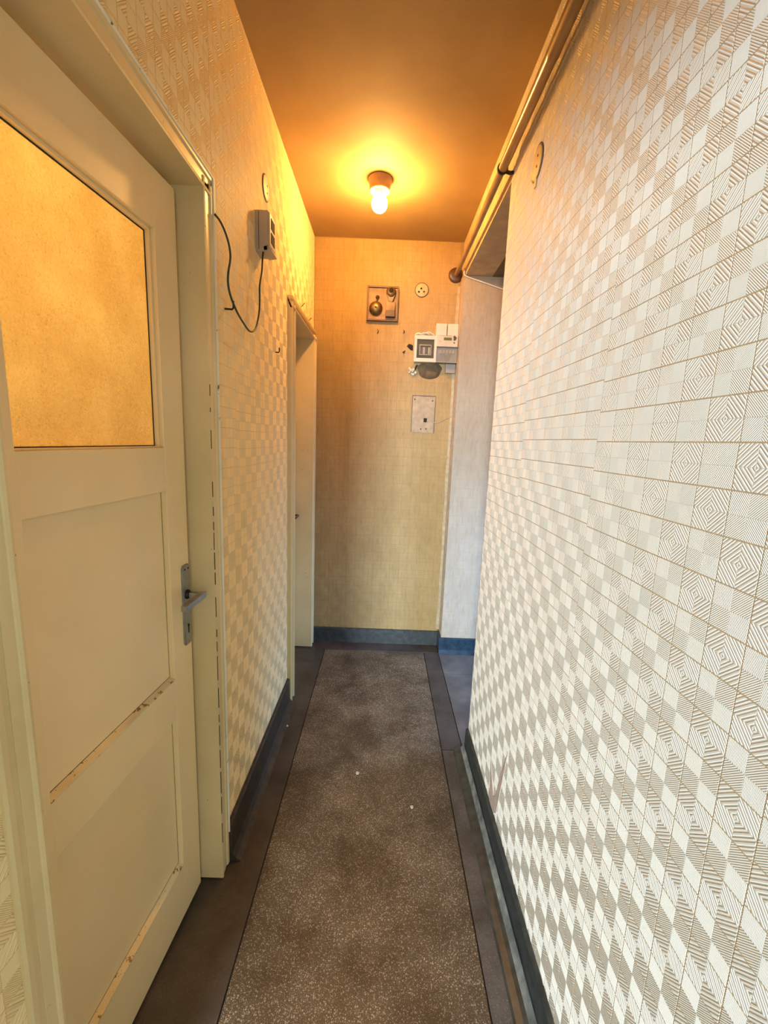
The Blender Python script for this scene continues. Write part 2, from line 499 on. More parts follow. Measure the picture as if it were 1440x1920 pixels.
w = MB().box((XL - T, YM, ZC), (XR + .16, YB + .14, ZC + .1)).box((XB, YN, ZC), (XR + .16, YM, ZC + .1))
ce = tag(w.build('ceiling', M['ceiling']), 'yellowed corridor ceiling above the bare bulb', kind='structure')
# plain shell of the room behind the camera
w = MB().box((XB - .1, YN - .1, 0), (XR + .16, YN, ZC)).box((XB - .1, YN, 0), (XB, YM, ZC)).box((XB - .1, YM, 0), (XL - T, YM + .06, ZC))
tag(w.build('wall_front', M['room_wall']), 'plain walls of the room behind the camera', kind='structure')

# wide doorway partition just behind the camera
w = MB().box((XB, -.70, 2.0), (XR, -.60, ZC)).box((XB, -.70, 0), (-1.35, -.60, 2.0))
tag(w.build('wall_doorway', M['plaster']), 'partition with a wide doorway just behind the camera', kind='structure')

# floor: one bed and slabs with recessed joints
w = MB().box((XL - T, YM, -.12), (XA + .1, YB + .14, -.004)).box((XB, YN, -.12), (XA + .1, YM, -.004))
fl = tag(w.build('floor', M['joint']), 'worn speckled terrazzo floor of the corridor with dark border strips', kind='structure')
J = .0042
def slab(x0, y0, x1, y1, mt, label=None, top=0.0):
    o = MB().box((x0 + J / 2, y0 + J / 2, -.006), (x1 - J / 2, y1 - J / 2, top), .0014).build('slab', M[mt], fl)
    if label: o['label'] = label
    return o
slab(-.357, YN, .325, 2.735, 'terrazzo', 'wide brown speckled middle slab')
slab(XL - .1, YM, -.357, 2.735, 'terrazzo_edge', 'dark border strip along the left wall')
slab(.325, YN, XR, 1.80, 'terrazzo_dusty', 'dark border strip along the right wall')
slab(.325, 1.80, .425, 2.735, 'terrazzo_edge', 'dark strip across the passage opening')
slab(XL - .1, 2.735, .425, YB, 'terrazzo_edge', 'dark border strip along the end wall')
slab(.425, 1.80, XA, 2.475, 'terrazzo_pass', 'grey slab in the side passage')
slab(.425, 2.475, XA, YB2, 'terrazzo_pass', 'grey slab along the passage wall')

# skirtings
def skirting(name, pts, dirv, mt, label):
    return tag(MB().prism(pts, dirv).build(name, M[mt]), label, kind='structure')
# right: coved terrazzo skirting with a worn pale foot
y0, y1 = YN, YE
prof = [(XR, .116), (XR - .006, .116), (XR - .012, .110), (XR - .014, .040), (XR - .018, .026), (XR - .026, .016), (XR - .042, .009), (XR - .060, .0045), (XR - .066, .001), (XR, .001)]
br = skirting('baseboard_right', [(x, y0, z) for x, z in prof], (0, y1 - y0, 0), 'skirting', 'dark coved terrazzo skirting along the right wall')
foot = MB(); ys = np.linspace(.3, YE, 60)
ft = []
for y in ys:
    k = .0035 + .0022 * math.sin(y * 17) * math.sin(y * 5.3)
    ft.append([(XR - .0165 - k * .2, y, .034 + k), (XR - .0225, y, .0235), (XR - .031, y, .0150 - k * .3)])
vs = [p for r in ft for p in r]
foot.add(vs, [(i*3+k, i*3+k+1, (i+1)*3+k+1, (i+1)*3+k) for i in range(59) for k in range(2)], True)
foot.build('worn_edge', M['skirting_worn'], br)['label'] = 'pale worn foot of the skirting'
skirting('baseboard_left', [(x, 1.232, z) for x, z in [(XL, .144), (XL + .010, .144), (XL + .014, .138), (XL + .016, .03), (XL + .026, .012), (XL + .045, .001), (XL, .001)]],
         (0, 2.132 - 1.234, 0), 'skirting_brown', 'dark brown skirting along the left wall between the doors')
bk = skirting('baseboard_back', [(XL + .01, y, z) for y, z in [(YB, .104), (YB - .012, .104), (YB - .016, .098), (YB - .018, .03), (YB - .019, .001), (YB, .001)]],
         (XS - .006 - XL - .01, 0, 0), 'skirting', 'dark skirting under the end wall')
bp = skirting('baseboard_passage', [(XS - .014, y, z) for y, z in [(YB2, .113), (YB2 - .012, .113), (YB2 - .016, .107), (YB2 - .018, .03), (YB2 - .026, .001), (YB2, .001)]],
         (XA - XS + .014, 0, 0), 'skirting_bluelit', 'skirting with blue daylight painted in, under the stepped passage wall')
MB().prism([(XS, YB2, .001), (XS, YB - .018, .001), (XS, YB - .018, .113), (XS, YB2, .113)], (-.014, 0, 0)).build('skirting_return', M['skirting_bluelit'], bp)

# room behind door_1 (seen only as glow through its glass)
w = MB()
w.box((-2.3, .36, -.1), (-2.2, 1.9, ZC));  w.box((-2.2, 1.85, -.1), (XL - T, 1.95, ZC))
w.box((-2.2, .36, ZC - .1), (XL - T, 1.85, ZC)); w.box((-2.2, .36, -.1), (XL - T, 1.85, -.01))
tag(w.build('wall_washroom', M['plaster']), 'plastered room behind the glazed door', kind='structure')
wl_ = bpy.data.lights.new('washroom_lamp', 'POINT'); wl_.energy = 92; wl_.color = (1.0, .74, .38); wl_.shadow_soft_size = .12
o = bpy.data.objects.new('washroom_lamp', wl_); COL.objects.link(o); o.location = (-1.25, .75, 2.0)
# dark room behind door_2
w = MB().box((-1.0, 1.97, -.1), (-.95, YB + .1, ZC)).box((-.95, 1.97, -.1), (XL - T, 2.0, ZC)).box((-.95, YB + .1, -.1), (XL - T, YB + .14, ZC)).box((-.95, 2.0, 2.2), (XL - T, YB + .1, 2.25))
tag(w.build('wall_closet', M['plaster']), 'closed space behind the far door', kind='structure')

# ------------------------------------------------------------------ door frames
def casing_profile(along, inner, outer, base, up, sgn, proud):
    """cross-section from inner to outer edge; returns list of (coord, x)"""
    wd = outer - inner
    return [(inner, base + proud * .5 - .0001), (inner, base + proud * .8), (inner + wd * .10, base + proud), (inner + wd * .17, base + proud * .75),
            (inner + wd * .22, base + proud * .30), (inner + wd * .70, base + proud * .30), (inner + wd * .76, base + proud * .9),
            (inner + wd * .92, base + proud), (outer, base + proud * .7), (outer, base - .002)]

def frame(name, label, y_in0, y_in1, y_out0, y_out1, z_in, z_out, jamb_d, proud, edge=True):
    root = tag(empty(name, (XL, (y_in0 + y_in1) / 2, 0)), label, kind='structure')
    R = lambda p: rel(root, p)
    for (a, b) in ((y_in1, y_out1), (y_in0, y_out0)):
        pr = casing_profile('y', a, b, XL, 0, 1, proud)
        MB().prism([R((x, c, .004)) for c, x in pr], (0, 0, z_in - .004 + (z_out - z_in) * .5)).build('casing', M['jamb_paint'], root)
    pr = casing_profile('z', z_in, z_out, XL, 0, 1, proud)
    MB().prism([R((x, y_out0, c)) for c, x in pr], (0, y_out1 - y_out0, 0)).build('casing', M['jamb_paint'], root)
    if edge:   # bead on the outer edge, its white highlight put into the colour
        bead = MB()
        bead.tube([R((XL + proud * .9, y_out1 - .002, .12)), R((XL + proud * .9, y_out1 - .002, z_out - .002)), R((XL + proud * .9, y_out0 + .002, z_out - .002))], .0042, 8)
        bead.build('edge_bead', M['casing_highlight'], root)['label'] = 'chipped outer bead with painted-in highlight'
    for y, s in ((y_in1, 1), (y_in0, -1)):
        MB().box(R((XL - jamb_d, y, .004)), R((XL + proud * .5, y + s * .03, z_in + .02)), .001).build('jamb', M['jamb_paint'], root)
    MB().box(R((XL - jamb_d, y_in0 - .03, z_in)), R((XL + proud * .5, y_in1 + .03, z_in + .03)), .001).build('head', M['jamb_paint'], root)
    return root
f1 = frame('trim_1', 'chipped cream frame around the near glazed door', .535, 1.171, .478, 1.232, 2.034, 2.084, .14, .007)
# added unseen strips on the room side block lamp light leaking round the leaf
for a, b in (((-.645, 1.095, .004), (-.6185, 1.20, 2.06)), ((-.645, .50, .004), (-.6185, .60, 2.06)), ((-.645, .50, 1.975), (-.6185, 1.20, 2.06))):
    MB().box(rel(f1, a), rel(f1, b), .001).build('gap_light_block', M['jamb_paint'], f1)
# open paint cracks down the near frame where jamb meets casing
ck = MB(); z = 1.30
while z > .12:
    L = random.uniform(.02, .09); yy = 1.1725
    ck.box(rel(f1, (XL + .0045, yy, z - L)), rel(f1, (XL + .0075, yy + random.uniform(.0012, .003), z)))
    z -= L + random.uniform(.005, .04)
for z, L in ((1.56, .03), (1.50, .012), (1.44, .05)):
    ck.box(rel(f1, (XL + .0045, 1.1725, z - L)), rel(f1, (XL + .0072, 1.1745, z)))
c_ = ck.build('paint_crack', M['crack'], f1); c_['kind'] = 'stuff'
f2 = frame('trim_2', 'yellowed frame around the far door beside the end wall', 2.185, 2.755, 2.118, 2.828, 2.028, 2.082, .14, .028, edge=False)

# ------------------------------------------------------------------ door_1 : glazed two-panel leaf, slightly ajar
ANG = math.radians(3.754)
LW = .60
d1 = tag(empty('door_1', (-.5353 - math.sin(ANG) * LW, 1.151 - math.cos(ANG) * LW, 0), -ANG),
         'cream painted narrow door on the left with amber glass pane and lever handle', kind='structure')
TH = .040
def dbox(name, y0, y1, z0, z1, x0=-TH, x1=0.0, mt='door_paint', bev=.0022, parent=d1):
    return MB().box((x0, y0, z0), (x1, y1, z1), bev).build(name, M[mt], parent)
YI0, YI1 = .108, .508           # inner edges of the stiles
dbox('stile', 0, YI0, .012, 2.014); dbox('stile', YI1, LW, .012, 2.014)
RAILS = [(.012, .183), (.655, .772), (1.284, 1.392), (1.886, 2.014)]
for a, b in RAILS: dbox('rail', YI0 - .002, YI1 + .002, a, b, -TH + .001, -.0004)
for a, b in ((.183, .655), (.772, 1.284)):
    dbox('panel', YI0 - .006, YI1 + .006, a - .006, b + .006, -.026, -.015, bev=0)
    # worn sloping bead on the lower ledge of the panel
    lg = MB().prism([(-.0155, YI0, a + .0065), (-.0155, YI0, a - .001), (.0006, YI0, a - .001), (.0006, YI0, a + .0012)], (0, YI1 - YI0, 0))
    lg.build('panel_ledge', M['worn_ledge'], d1)['label'] = 'worn bare-wood lower edge of the panel'
    jl = MB()
    for (y0, y1, z0, z1) in ((YI0, YI1, b - .0016, b), (YI1 - .0013, YI1, a + .006, b), (YI0, YI0 + .0008, a + .006, b), (YI0, YI1, a + .0062, a + .0076)):
        jl.box((-.0152, y0, z0), (-.0146, y1, z1))
    jl.build('panel_joint', M['old_gap'], d1)
# glazing beads and pane
ga, gb = 1.392, 1.886
gp = dbox('glass_pane', YI0 - .004, YI1 + .004, ga - .004, gb + .004, -.026, -.021, 'glass', 0)
gp['label'] = 'amber hammered obscure glass'
for (y0, y1, z0, z1) in ((YI0, YI0 + .007, ga, gb), (YI1 - .007, YI1, ga, gb), (YI0, YI1, gb - .007, gb), (YI0, YI1, ga, ga + .004)):
    MB().box((-.021, y0, z0), (-.010, y1, z1), .001).build('glazing_bead', M['door_paint'], d1)
# dark line of old putty round the glass
pt = MB()
for (y0, y1, z0, z1) in ((YI1 - .0095, YI1 - .007, ga + .004, gb - .007), (YI0 + .007, YI1 - .007, gb - .0095, gb - .007), (YI0 + .007, YI1 - .007, ga + .004, ga + .006)):
    pt.box((-.0212, y0, z0), (-.0195, y1, z1))
pt.build('putty_line', M['crack'], d1)
# handle set
hp = MB()
hy, hz0, hz1 = LW - .024, .842, 1.074
w2 = .0185
out = [(0, hy - w2, hz0 + .008), (0, hy - w2 + .006, hz0), (0, hy + w2 - .006, hz0), (0, hy + w2, hz0 + .008), (0, hy + w2, hz1 - .008), (0, hy + w2 - .006, hz1), (0, hy - w2 + .006, hz1), (0, hy - w2, hz1 - .008)]
hp.prism(out, (.004, 0, 0))
hp.prism([(.004, y * .82 + hy * .18, z * .985 + .958 * .015) for _, y, z in out], (.0015, 0, 0))
plate = hp.build('handle_plate', M['metal'], d1)
plate['label'] = 'dull aluminium long plate'
ky = MB().lathe([(0, 0), (.0042, 0), (.0042, .0008), (0, .0008)], (.0055, hy + .001, .898), (1, 0, 0), 14)
ky.box((.0055, hy - .001, .876), (.0063, hy + .003, .897))
ky.build('keyhole', M['dark'], plate)
for z in (1.062,):
    for dy in (-.008, .009):
        MB().lathe([(0, 0), (.0026, 0), (.0026, .0008), (0, .0008)], (.0055, hy + dy, z), (1, 0, 0), 10).build('screw_hole', M['dark'], plate)
MB().lathe([(.0135, 0), (.0135, .004), (.0105, .007), (.0095, .010)], (.0045, hy, .989), (1, 0, 0), 20).build('collar', M['iron'], plate)
lv = MB()
lv.box((.008, hy - .0075, .9815), (.056, hy + .0075, .9965), .003)
lv.prism([(.056, hy + .0095, .9815), (.0405, hy + .0075, .9815), (.0385, hy - .092, .9775), (.0545, hy - .092, .9775)], (0, 0, .0155))
lv.build('lever', M['metal'], plate)['label'] = 'square-section aluminium lever'

# ------------------------------------------------------------------ door_2 : far left door, seen edge-on in its recess
d2 = tag(empty('door_2', (-.585, 2.19, 0)), 'closed yellowed panel door deep in the far left frame', kind='structure')
dbox('stile', 0, .085, .012, 2.024, parent=d2); dbox('stile', .475, .562, .012, 2.024, parent=d2)
for a, b in ((.012, .20), (.72, .83), (1.30, 1.41), (1.895, 2.024)): dbox('rail', .083, .477, a, b, -TH + .001, -.0004, parent=d2)
for a, b in ((.20, .72), (.83, 1.30), (1.41, 1.895)): dbox('panel', .079, .481, a - .006, b + .006, -.028, -.016, bev=0, parent=d2)
h2 = MB().box((0, .508, .86), (.004, .540, 1.06), .001)
h2.build('handle_plate', M['metal'], d2)
MB().tube([(.004, .524, .932), (.042, .524, .932), (.046, .518, .932), (.046, .43, .930)], .0065, 10).build('lever', M['brown'], d2)

# ------------------------------------------------------------------ ceiling lamp
lamp = tag(empty('ceiling_lamp', (-.068, 2.252, ZC)), 'bare glowing bulb in a porcelain socket on the ceiling', 'lamp')
MB().lathe([(0, 0), (.057, 0), (.057, -.008), (.052, -.012), (.049, -.050), (.047, -.056), (.042, -.0575), (.040, -.050), (.038, -.030), (0, -.030)], (0, 0, 0), n=36).build('socket', M['porcelain'], lamp)
for a in range(4):
    t = a * PI / 2 + .6
    MB().lathe([(0, 0), (.006, 0), (.006, -.006), (0, -.006)], (.031 * math.cos(t), .031 * math.sin(t), -.030), n=10).build('terminal', M['brown'], lamp)
MB().lathe([(.0135, -.030), (.0138, -.052), (.0135, -.060), (.0125, -.064)], (0, 0, 0), n=24).build('bulb_cap', M['metal'], lamp)
MB().lathe([(.0125, -.062), (.0150, -.070), (.0235, -.076), (.0315, -.085), (.0362, -.096), (.0375, -.107), (.0360, -.119), (.0310, -.131), (.0220, -.140), (.0110, -.1450), (0, -.1465)], (0, 0, 0), n=32).build('bulb', M['bulb'], lamp)

# ------------------------------------------------------------------ heating pipe along the right wall
pp = tag(empty('pipe', (.40, 1.78, 2.447)), 'tan painted heating pipe running under the ceiling along the right wall', 'pipe')
R_ = lambda p: rel(pp, p)
PX = .402
MB().tube([R_((PX, .2, 2.447)), R_((PX, 1.30, 2.447))], .0185, 18).build('pipe_section', M['pipe'], pp)
MB().tube([R_((PX, 1.285, 2.447)), R_((PX, 1.30, 2.447)), R_((PX, 1.306, 2.447)), R_((PX, 1.772, 2.450))], [.0185, .0192, .0172, .0172], 18).build('pipe_section', M['pipe'], pp)
MB().tube([R_((PX, 1.76, 2.450)), R_((PX, 1.785, 2.450)), R_((PX, 1.80, 2.450)), R_((PX + .002, 2.30, 2.456)), R_((PX + .003, YB, 2.463))], [.0172, .0165, .0145, .0140, .0135], 18).build('pipe_section', M['pipe'], pp)
MB().tube([R_((PX, .2, 2.478)), R_((PX, 1.1, 2.478)), R_((PX, 1.76, 2.476))], .0075, 10).build('upper_conduit', M['pipe'], pp)
cl = MB().lathe([(.0185, -.006), (.0205, -.006), (.0205, .006), (.0185, .006), (.0165, 0)], R_((PX, 1.782, 2.450)), (0, 1, 0), 20)
cl.tube([R_((PX + .014, 1.782, 2.440)), R_((PX + .028, 1.782, 2.436)), R_((XR, 1.782, 2.438))], .0065, 10)
cl.build('bracket', M['iron'], pp)['label'] = 'dark iron wall bracket'
MB().lathe([(.046, 0), (.045, -.004), (.030, -.010), (.0145, -.012)], R_((PX + .003, YB - .001, 2.463)), (0, 1, 0), 24).build('wall_collar', M['brown'], pp)['label'] = 'stained ring where pipe meets wall'

# white cable from the pipe end across the side passage
def spline(pts, n=8):
    P = [Vector(p) for p in pts]; P = [P[0] * 2 - P[1]] + P + [P[-1] * 2 - P[-2]]; o = []
    for i in range(1, len(P) - 2):
        for k in range(n):
            t = k / n; a, b, c, d = P[i-1], P[i], P[i+1], P[i+2]
            o.append(.5 * ((2*b) + (-a + c) * t + (2*a - 5*b + 4*c - d) * t * t + (-a + 3*b - 3*c + d) * t ** 3))
    return o + [P[-2]]
tag(MB().tube(spline([(.4365, 2.80, 2.482), (.4375, 2.77, 2.470), (.438, 2.738, 2.446), (.436, 2.735, 2.424), (.47, 2.735, 2.408), (.57, 2.735, 2.380), (.72, 2.735, 2.338), (.86, 2.735, 2.300)]), .0035, 8).build('cable', M['wire_white']),
    'thin white cable drooping from the pipe end across the side passage wall', 'cable')

# ------------------------------------------------------------------ junction box lids
def lid(name, c, nrm, r, label, holes, up=(0, 0, 1), tab=False):
    root = tag(empty(name, c), label, 'box cover', group='round junction box covers')
    a = Vector(nrm)
    MB().lathe([(r, 0), (r, .002), (r * .97, .0035), (r * .90, .004), (0, .0045)], (0, 0, 0), nrm, 32).build('cover', M['lid'], root)
    MB().lathe([(r * 1.10, 0), (r * 1.10, .0018), (r, .0020)], (0, 0, 0), nrm, 32).build('edge_gap', M['ink'], root)
    side = Vector(up).cross(a)
    for s_, u_, rr in holes:
        p = side * s_ + Vector(up) * u_ + a * .0042
        MB().lathe([(0, 0), (rr, 0), (rr, .001), (0, .001)], p, nrm, 12).build('screw_hole', M['dark'], root)
    if tab:
        p = Vector(up) * (-r * 1.05)
        MB().box(p - side * .010 - Vector(up) * .02, p + side * .010 + Vector(up) * .004 + a * .003, .001).build('hanger_tab', M['lid'], root)
    return root
lid('round_cover', (.197, YB - .001, 2.370), (0, -1, 0), .040, 'round lid with three dark holes on the end wall, right of the bell board',
    [(-.004, .008, .006), (.014, -.010, .005), (-.018, -.012, .006)])
lid('round_cover.001', (XL + .001, 1.752, 2.335), (1, 0, 0), .040, 'round papered lid on left wall above the grey box', [(.010, .012, .003), (.010, -.012, .003)])
lid('round_cover.002', (XR - .001, 1.490, 2.302), (-1, 0, 0), .046, 'round lid with hanging tab high on the right wall', [(.012, .014, .0035), (.008, -.014, .004)], tab=True)

# ------------------------------------------------------------------ door chime box on left wall and its wire
bx = tag(empty('chime_box', (XL, 1.655, 2.064)), 'beige grey plastic door chime box on the left wall, wire hanging from its base', 'chime')
MB().box((0, -.036, .004), (.046, .036, .136), .004).build('case', M['beige_plastic'], bx)
MB().prism([(.046, -.036, .018), (.052, -.036, .026), (.052, -.036, .126), (.046, -.036, .132)], (0, .072, 0)).build('front_grille', M['cream_plastic'], bx)
for z in (.036, .082):
    MB().box((.0515, -.022, z), (.0535, .024, z + .034)).build('sound_slot', M['dark'], bx)
MB().prism([(.030, -.036, .002), (.058, -.036, .006), (.058, -.036, .010), (.046, -.036, .024), (.030, -.036, .020)], (0, .072, 0)).build('lower_lip', M['beige_plastic'], bx)
MB().box((.012, -.0368, .01), (.014, -.0355, .132)).build('lid_seam', M['ink'], bx)
wire = [(-.4661, 1.2257, 1.9963), (-.4601, 1.2461, 1.9894), (-.4541, 1.2672, 1.9703), (-.4501, 1.2827, 1.9436), (-.4481, 1.2835, 1.9126), (-.4461, 1.2588, 1.8667), (-.4441, 1.2512, 1.8329),
        (-.4421, 1.2686, 1.8041), (-.4421, 1.3197, 1.7791), (-.4431, 1.3795, 1.7649), (-.4441, 1.4292, 1.7583), (-.4451, 1.4774, 1.7682), (-.4461, 1.5171, 1.7931), (-.4481, 1.5569, 1.8498),
        (-.4501, 1.5718, 1.8972), (-.4511, 1.5767, 1.9418), (-.4521, 1.6078, 1.9956), (-.4521, 1.618, 2.045), (-.4521, 1.628, 2.072)]
tag(MB().tube(spline(wire, 4), .0030, 8).build('wire', M['wire_green']), 'dark green bell wire sagging from the near door frame to the chime box', 'wire')

# ------------------------------------------------------------------ hooks and nails
def hook(name, y, z, out, up, r, label):
    tag(MB().tube([(XL - .006, y, z), (XL + out * .85, y, z - .001), (XL + out, y, z + .003), (XL + out, y, z + up)], r, 8).build(name, M['iron']), label, 'hook')
hook('wall_hook', 1.312, 1.789, .026, .022, .0028, 'black L-shaped hook on left wall beside the near door frame')
hook('wall_hook.001', 1.893, 1.783, .017, .018, .0024, 'small black L-shaped hook on left wall just before the far door')
def nail(name, p, q, label, m='iron', r=.0022):
    tag(MB().tube([p, q], [r * .8, r], 8).lathe([(0, 0), (r * 1.9, 0), (r * 1.9, .0015), (0, .0018)], q, Vector(q) - Vector(p), 10).build(name, M[m]), label, 'nail')
nail('nail', (XL - .004, 2.445, 2.118), (XL + .020, 2.440, 2.142), 'slanted nail above the far door, nearer of the two', 'wood_dark')
nail('nail.001', (XL - .004, 2.668, 2.106), (XL + .018, 2.664, 2.126), 'slanted nail above the far door, beside the end wall', 'wood_dark')
nail('nail.002', (.1106, YB + .004, 2.006), (.098, YB - .022, 1.990), 'bent nail in the end wall left of the breaker box', 'iron', .0030)

# ------------------------------------------------------------------ old bell board on the end wall
bb = tag(empty('bell_board', (-.0445, YB, 2.276)), 'square wooden board with an old bronze bell, on the end wall', 'doorbell')
MB().box((-.098, -.016, -.103), (.098, 0, .102), .002).build('backboard', M['wood'], bb)
for a, b in (((-.098, -.026, -.103), (.098, -.015, -.093)), ((-.098, -.026, .092), (.098, -.015, .102)), ((-.098, -.026, -.093), (-.089, -.015, .092)), ((.089, -.026, -.093), (.098, -.015, .092))):
    MB().box(a, b, .001).build('frame_strip', M['wood_dark'], bb)
gong = MB().lathe([(.0425, -.016), (.0425, -.020), (.040, -.031), (.033, -.041), (.022, -.047), (.010, -.050), (0, -.0505)], (-.042, 0, -.030), (0, 1, 0), 32).build('gong', M['bronze'], bb)
MB().lathe([(.0055, -.050), (.0055, -.056), (.003, -.058), (0, -.058)], (-.042, 0, -.030), (0, 1, 0), 12).build('gong_nut', M['brown'], gong)
MB().lathe([(.012, -.016), (.012, -.022), (.007, -.024), (.0065, -.030), (0, -.031)], (-.034, 0, .036), (0, 1, 0), 16).build('terminal', M['brown'], bb)
MB().tube([(-.040, -.020, .012), (-.034, -.024, .020), (-.030, -.024, .028), (-.034, -.024, .034)], .0035, 8).build('hammer_wire', M['brown'], bb)
co = MB().lathe([(.031, -.016), (.032, -.024), (.029, -.036), (.020, -.044), (.010, -.047), (0, -.048)], (.050, 0, .066), (0, 1, 0), 26).build('coil_cap', M['bronze'], bb)
MB().lathe([(.014, -.045), (.014, -.052), (0, -.053)], (.050, 0, .070), (0, 1, 0), 16).build('coil_core', M['dark'], co)
MB().prism([(.024, -.018, .050), (.076, -.018, .050), (.058, -.018, .004), (.042, -.018, .004)], (0, -.016, 0)).build('yoke', M['brown'], bb)
MB().tube([(.050, -.034, .006), (.049, -.036, -.008), (.047, -.036, -.016)], [.009, .007, .008], 12).build('hammer', M['brown'], bb)
MB().box((.020, -.046, -.046), (.078, -.014, .004), .003).build('coil_block', M['wood'], bb)
MB().box((.019, -.048, -.082), (.079, -.014, -.046), .003).build('coil_base', M['brown'], bb)

# ------------------------------------------------------------------ breaker box and meter
br_ = tag(empty('breaker_box', (.2335, YB, 1.93)), 'white plastic breaker box with smoked window on the end wall', 'breaker box')
def bxx(name, a, b, mt, parent, bev=.002): return MB().box(a, b, bev).build(name, M[mt], parent)
bxx('case', (-.068, -.050, 0), (.068, -.001, .157), 'white_plastic', br_, .004)
for a, b in (((-.070, -.064, -.001), (.070, -.048, .022)), ((-.070, -.064, .134), (.070, -.048, .158)), ((-.070, -.064, .022), (-.054, -.048, .134)), ((.054, -.064, .022), (.070, -.048, .134))):
    bxx('cover_frame', a, b, 'white_plastic', br_, .0015)
win = bxx('window', (-.054, -.057, .022), (.054, -.050, .134), 'smoke', br_, .001)
for a, b in (((-.038, -.060, .040), (.038, -.0565, .046)), ((-.038, -.060, .098), (.038, -.0565, .104)), ((-.038, -.060, .046), (-.033, -.0565, .098)), ((.033, -.060, .046), (.038, -.0565, .098))):
    bxx('window_rib', a, b, 'grey_plastic', win, .0008)
for k in range(4): bxx('breaker', (-.032 + .0162 * k, -.0585, .047), (-.018 + .0162 * k, -.0560, .088), 'grey_plastic' if k % 2 else 'ink', br_, .0008)

mt_ = tag(empty('electricity_meter', (.372, YB, 1.94)), 'beige electricity meter with small display, right of the breaker box', 'meter')
bxx('backplate', (-.070, -.012, -.008), (.066, -.001, .150), 'grey_plastic', mt_)
bxx('upper_cover', (-.075, -.034, .148), (-.007, -.001, .229), 'white_plastic', mt_, .002)
bxx('upper_cover', (-.002, -.034, .148), (.065, -.001, .229), 'white_plastic', mt_, .002)
bd = bxx('body', (-.070, -.072, .083), (.062, -.010, .152), 'cream_plastic', mt_, .004)
bxx('display', (-.028, -.0732, .121), (.022, -.0715, .138), 'lcd', bd, .0005)
for x, z, r in ((.038, .142, .0075), (.040, .129, .0085), (.047, .137, .005), (.038, .108, .0045)):
    MB().lathe([(0, 0), (r, 0), (r, -.0015), (0, -.002)], (x, -.0718, z), (0, 1, 0), 14).build('button', M['ink'], bd)
for x0, x1, z in ((-.050, .020, .149), (-.058, -.038, .116), (-.058, -.046, .111), (-.050, .018, .146)):
    MB().box((x0, -.0724, z - .0008), (x1, -.0715, z)).build('printed_line', M['ink'], bd)
tcov = bxx('terminal_cover', (-.070, -.060, -.008), (.064, -.014, .082), 'clear', mt_, .004)
for k in range(5): bxx('terminal', (-.048 + .020 * k, -.052, .048), (-.034 + .020 * k, -.030, .066), 'white_plastic', mt_, .002)
for k in range(4):
    MB().tube(spline([(-.040 + .022 * k, -.040, .048), (-.030 + .016 * k, -.044, .028), (-.010 + .008 * k, -.040, .018), (.0 + .004 * k, -.020, .004)], 4), .005, 8).build('cable', M['ink'], mt_)
bxx('base_tray', (-.068, -.062, -.010), (.064, -.012, -.004), 'grey_plastic', mt_, .001)
tag(MB().box((.372, YB - .030, 1.872), (.4345, YB - .001, 1.9285), .003).build('junction_box', M['grey_plastic']), 'grey plastic box under the electricity meter', 'box')

# torn wallpaper above the breaker box, plaster hole below it
def blob(name, mt, cx, cz, pts, depth, parent, label=None, y=YB, seed=1):
    rnd = random.Random(seed); n = len(pts)
    vs = [(cx + x, y - .0005, cz + z) for x, z in pts]
    for k in (.82, .45):
        vs += [(cx + x * k + rnd.uniform(-.002, .002), y - depth * (1.25 - k) - rnd.uniform(0, .003), cz + z * k) for x, z in pts]
    vs.append((cx, y - depth, cz)); fs = []
    for r in range(2):
        for i in range(n): fs.append((r*n+i, r*n+(i+1) % n, (r+1)*n+(i+1) % n, (r+1)*n+i))
    for i in range(n): fs.append((2*n+i, 2*n+(i+1) % n, 3*n))
    o = MB().add(vs, fs, True).build(name, M[mt], parent)
    if label: o['label'] = label
    return o
M['patch'] = plain('dirty_patch_plaster', (.19, .12, .055), .9, scale=30, c2=(.10, .065, .03), bmp=.5)
pts = [(.078 * math.cos(t) * (1 + .06 * math.sin(5 * t)), -.012 + .060 * math.sin(t) * (1.0 if math.sin(t) < 0 else .9)) for t in (2 * PI * k / 26 for k in range(26))]
blob('plaster_patch', 'patch', .272, 1.905, pts, .022, wb, 'rough grey-brown plaster patch below the breaker box', seed=3)
pts = [(-.022, .004), (-.010, .018), (.006, .016), (.018, .010), (.020, -.022), (.004, -.020), (-.006, -.010)]
blob('wall_hole', 'dark', .140, 2.028, pts, .004, wb, 'dark ragged hole left of the breaker box', seed=4)
for i, (x, z, L) in enumerate(((-.070, 2.115, .030), (.095, 2.120, .020))):
    MB().tube(spline([(x - .003, YB - .003, z + L / 2), (x + .002, YB - .006, z + L * .1), (x + .001, YB - .008, z - L * .25), (x - .003, YB - .005, z - L / 2)], 4), [.0022] * 4 + [.004] * 5 + [.003] * 4, 8).build('wall_plug', M['wood_dark'], wb)
rnd = random.Random(5)
cr = empty('foam_lump', (.163, YB, 1.876))
tag(cr, 'crumbly pale filler lump below and left of the breaker box', 'filler')
lm = MB()
for k in range(9):
    c = (rnd.uniform(-.020, .020), -rnd.uniform(.004, .010), rnd.uniform(-.018, .020)); r = rnd.uniform(.006, .011)
    lm.lathe([(0, -r), (r * .7, -r * .7), (r, 0), (r * .7, r * .7), (0, r)], c, (rnd.uniform(-1, 1), .6, rnd.uniform(-1, 1)), 9)
lm.build('filler', M['white_plastic'], cr)
MB().tube(spline([(.006, -.008, .006), (.016, -.012, .016), (.020, -.016, .030), (.028, -.012, .040)], 4), .0045, 8).build('wire_end', M['iron'], cr)
tp = empty('torn_wallpaper', (.23, YB, 2.10)); tag(tp, 'curled torn wallpaper scraps above the breaker box', 'paper')
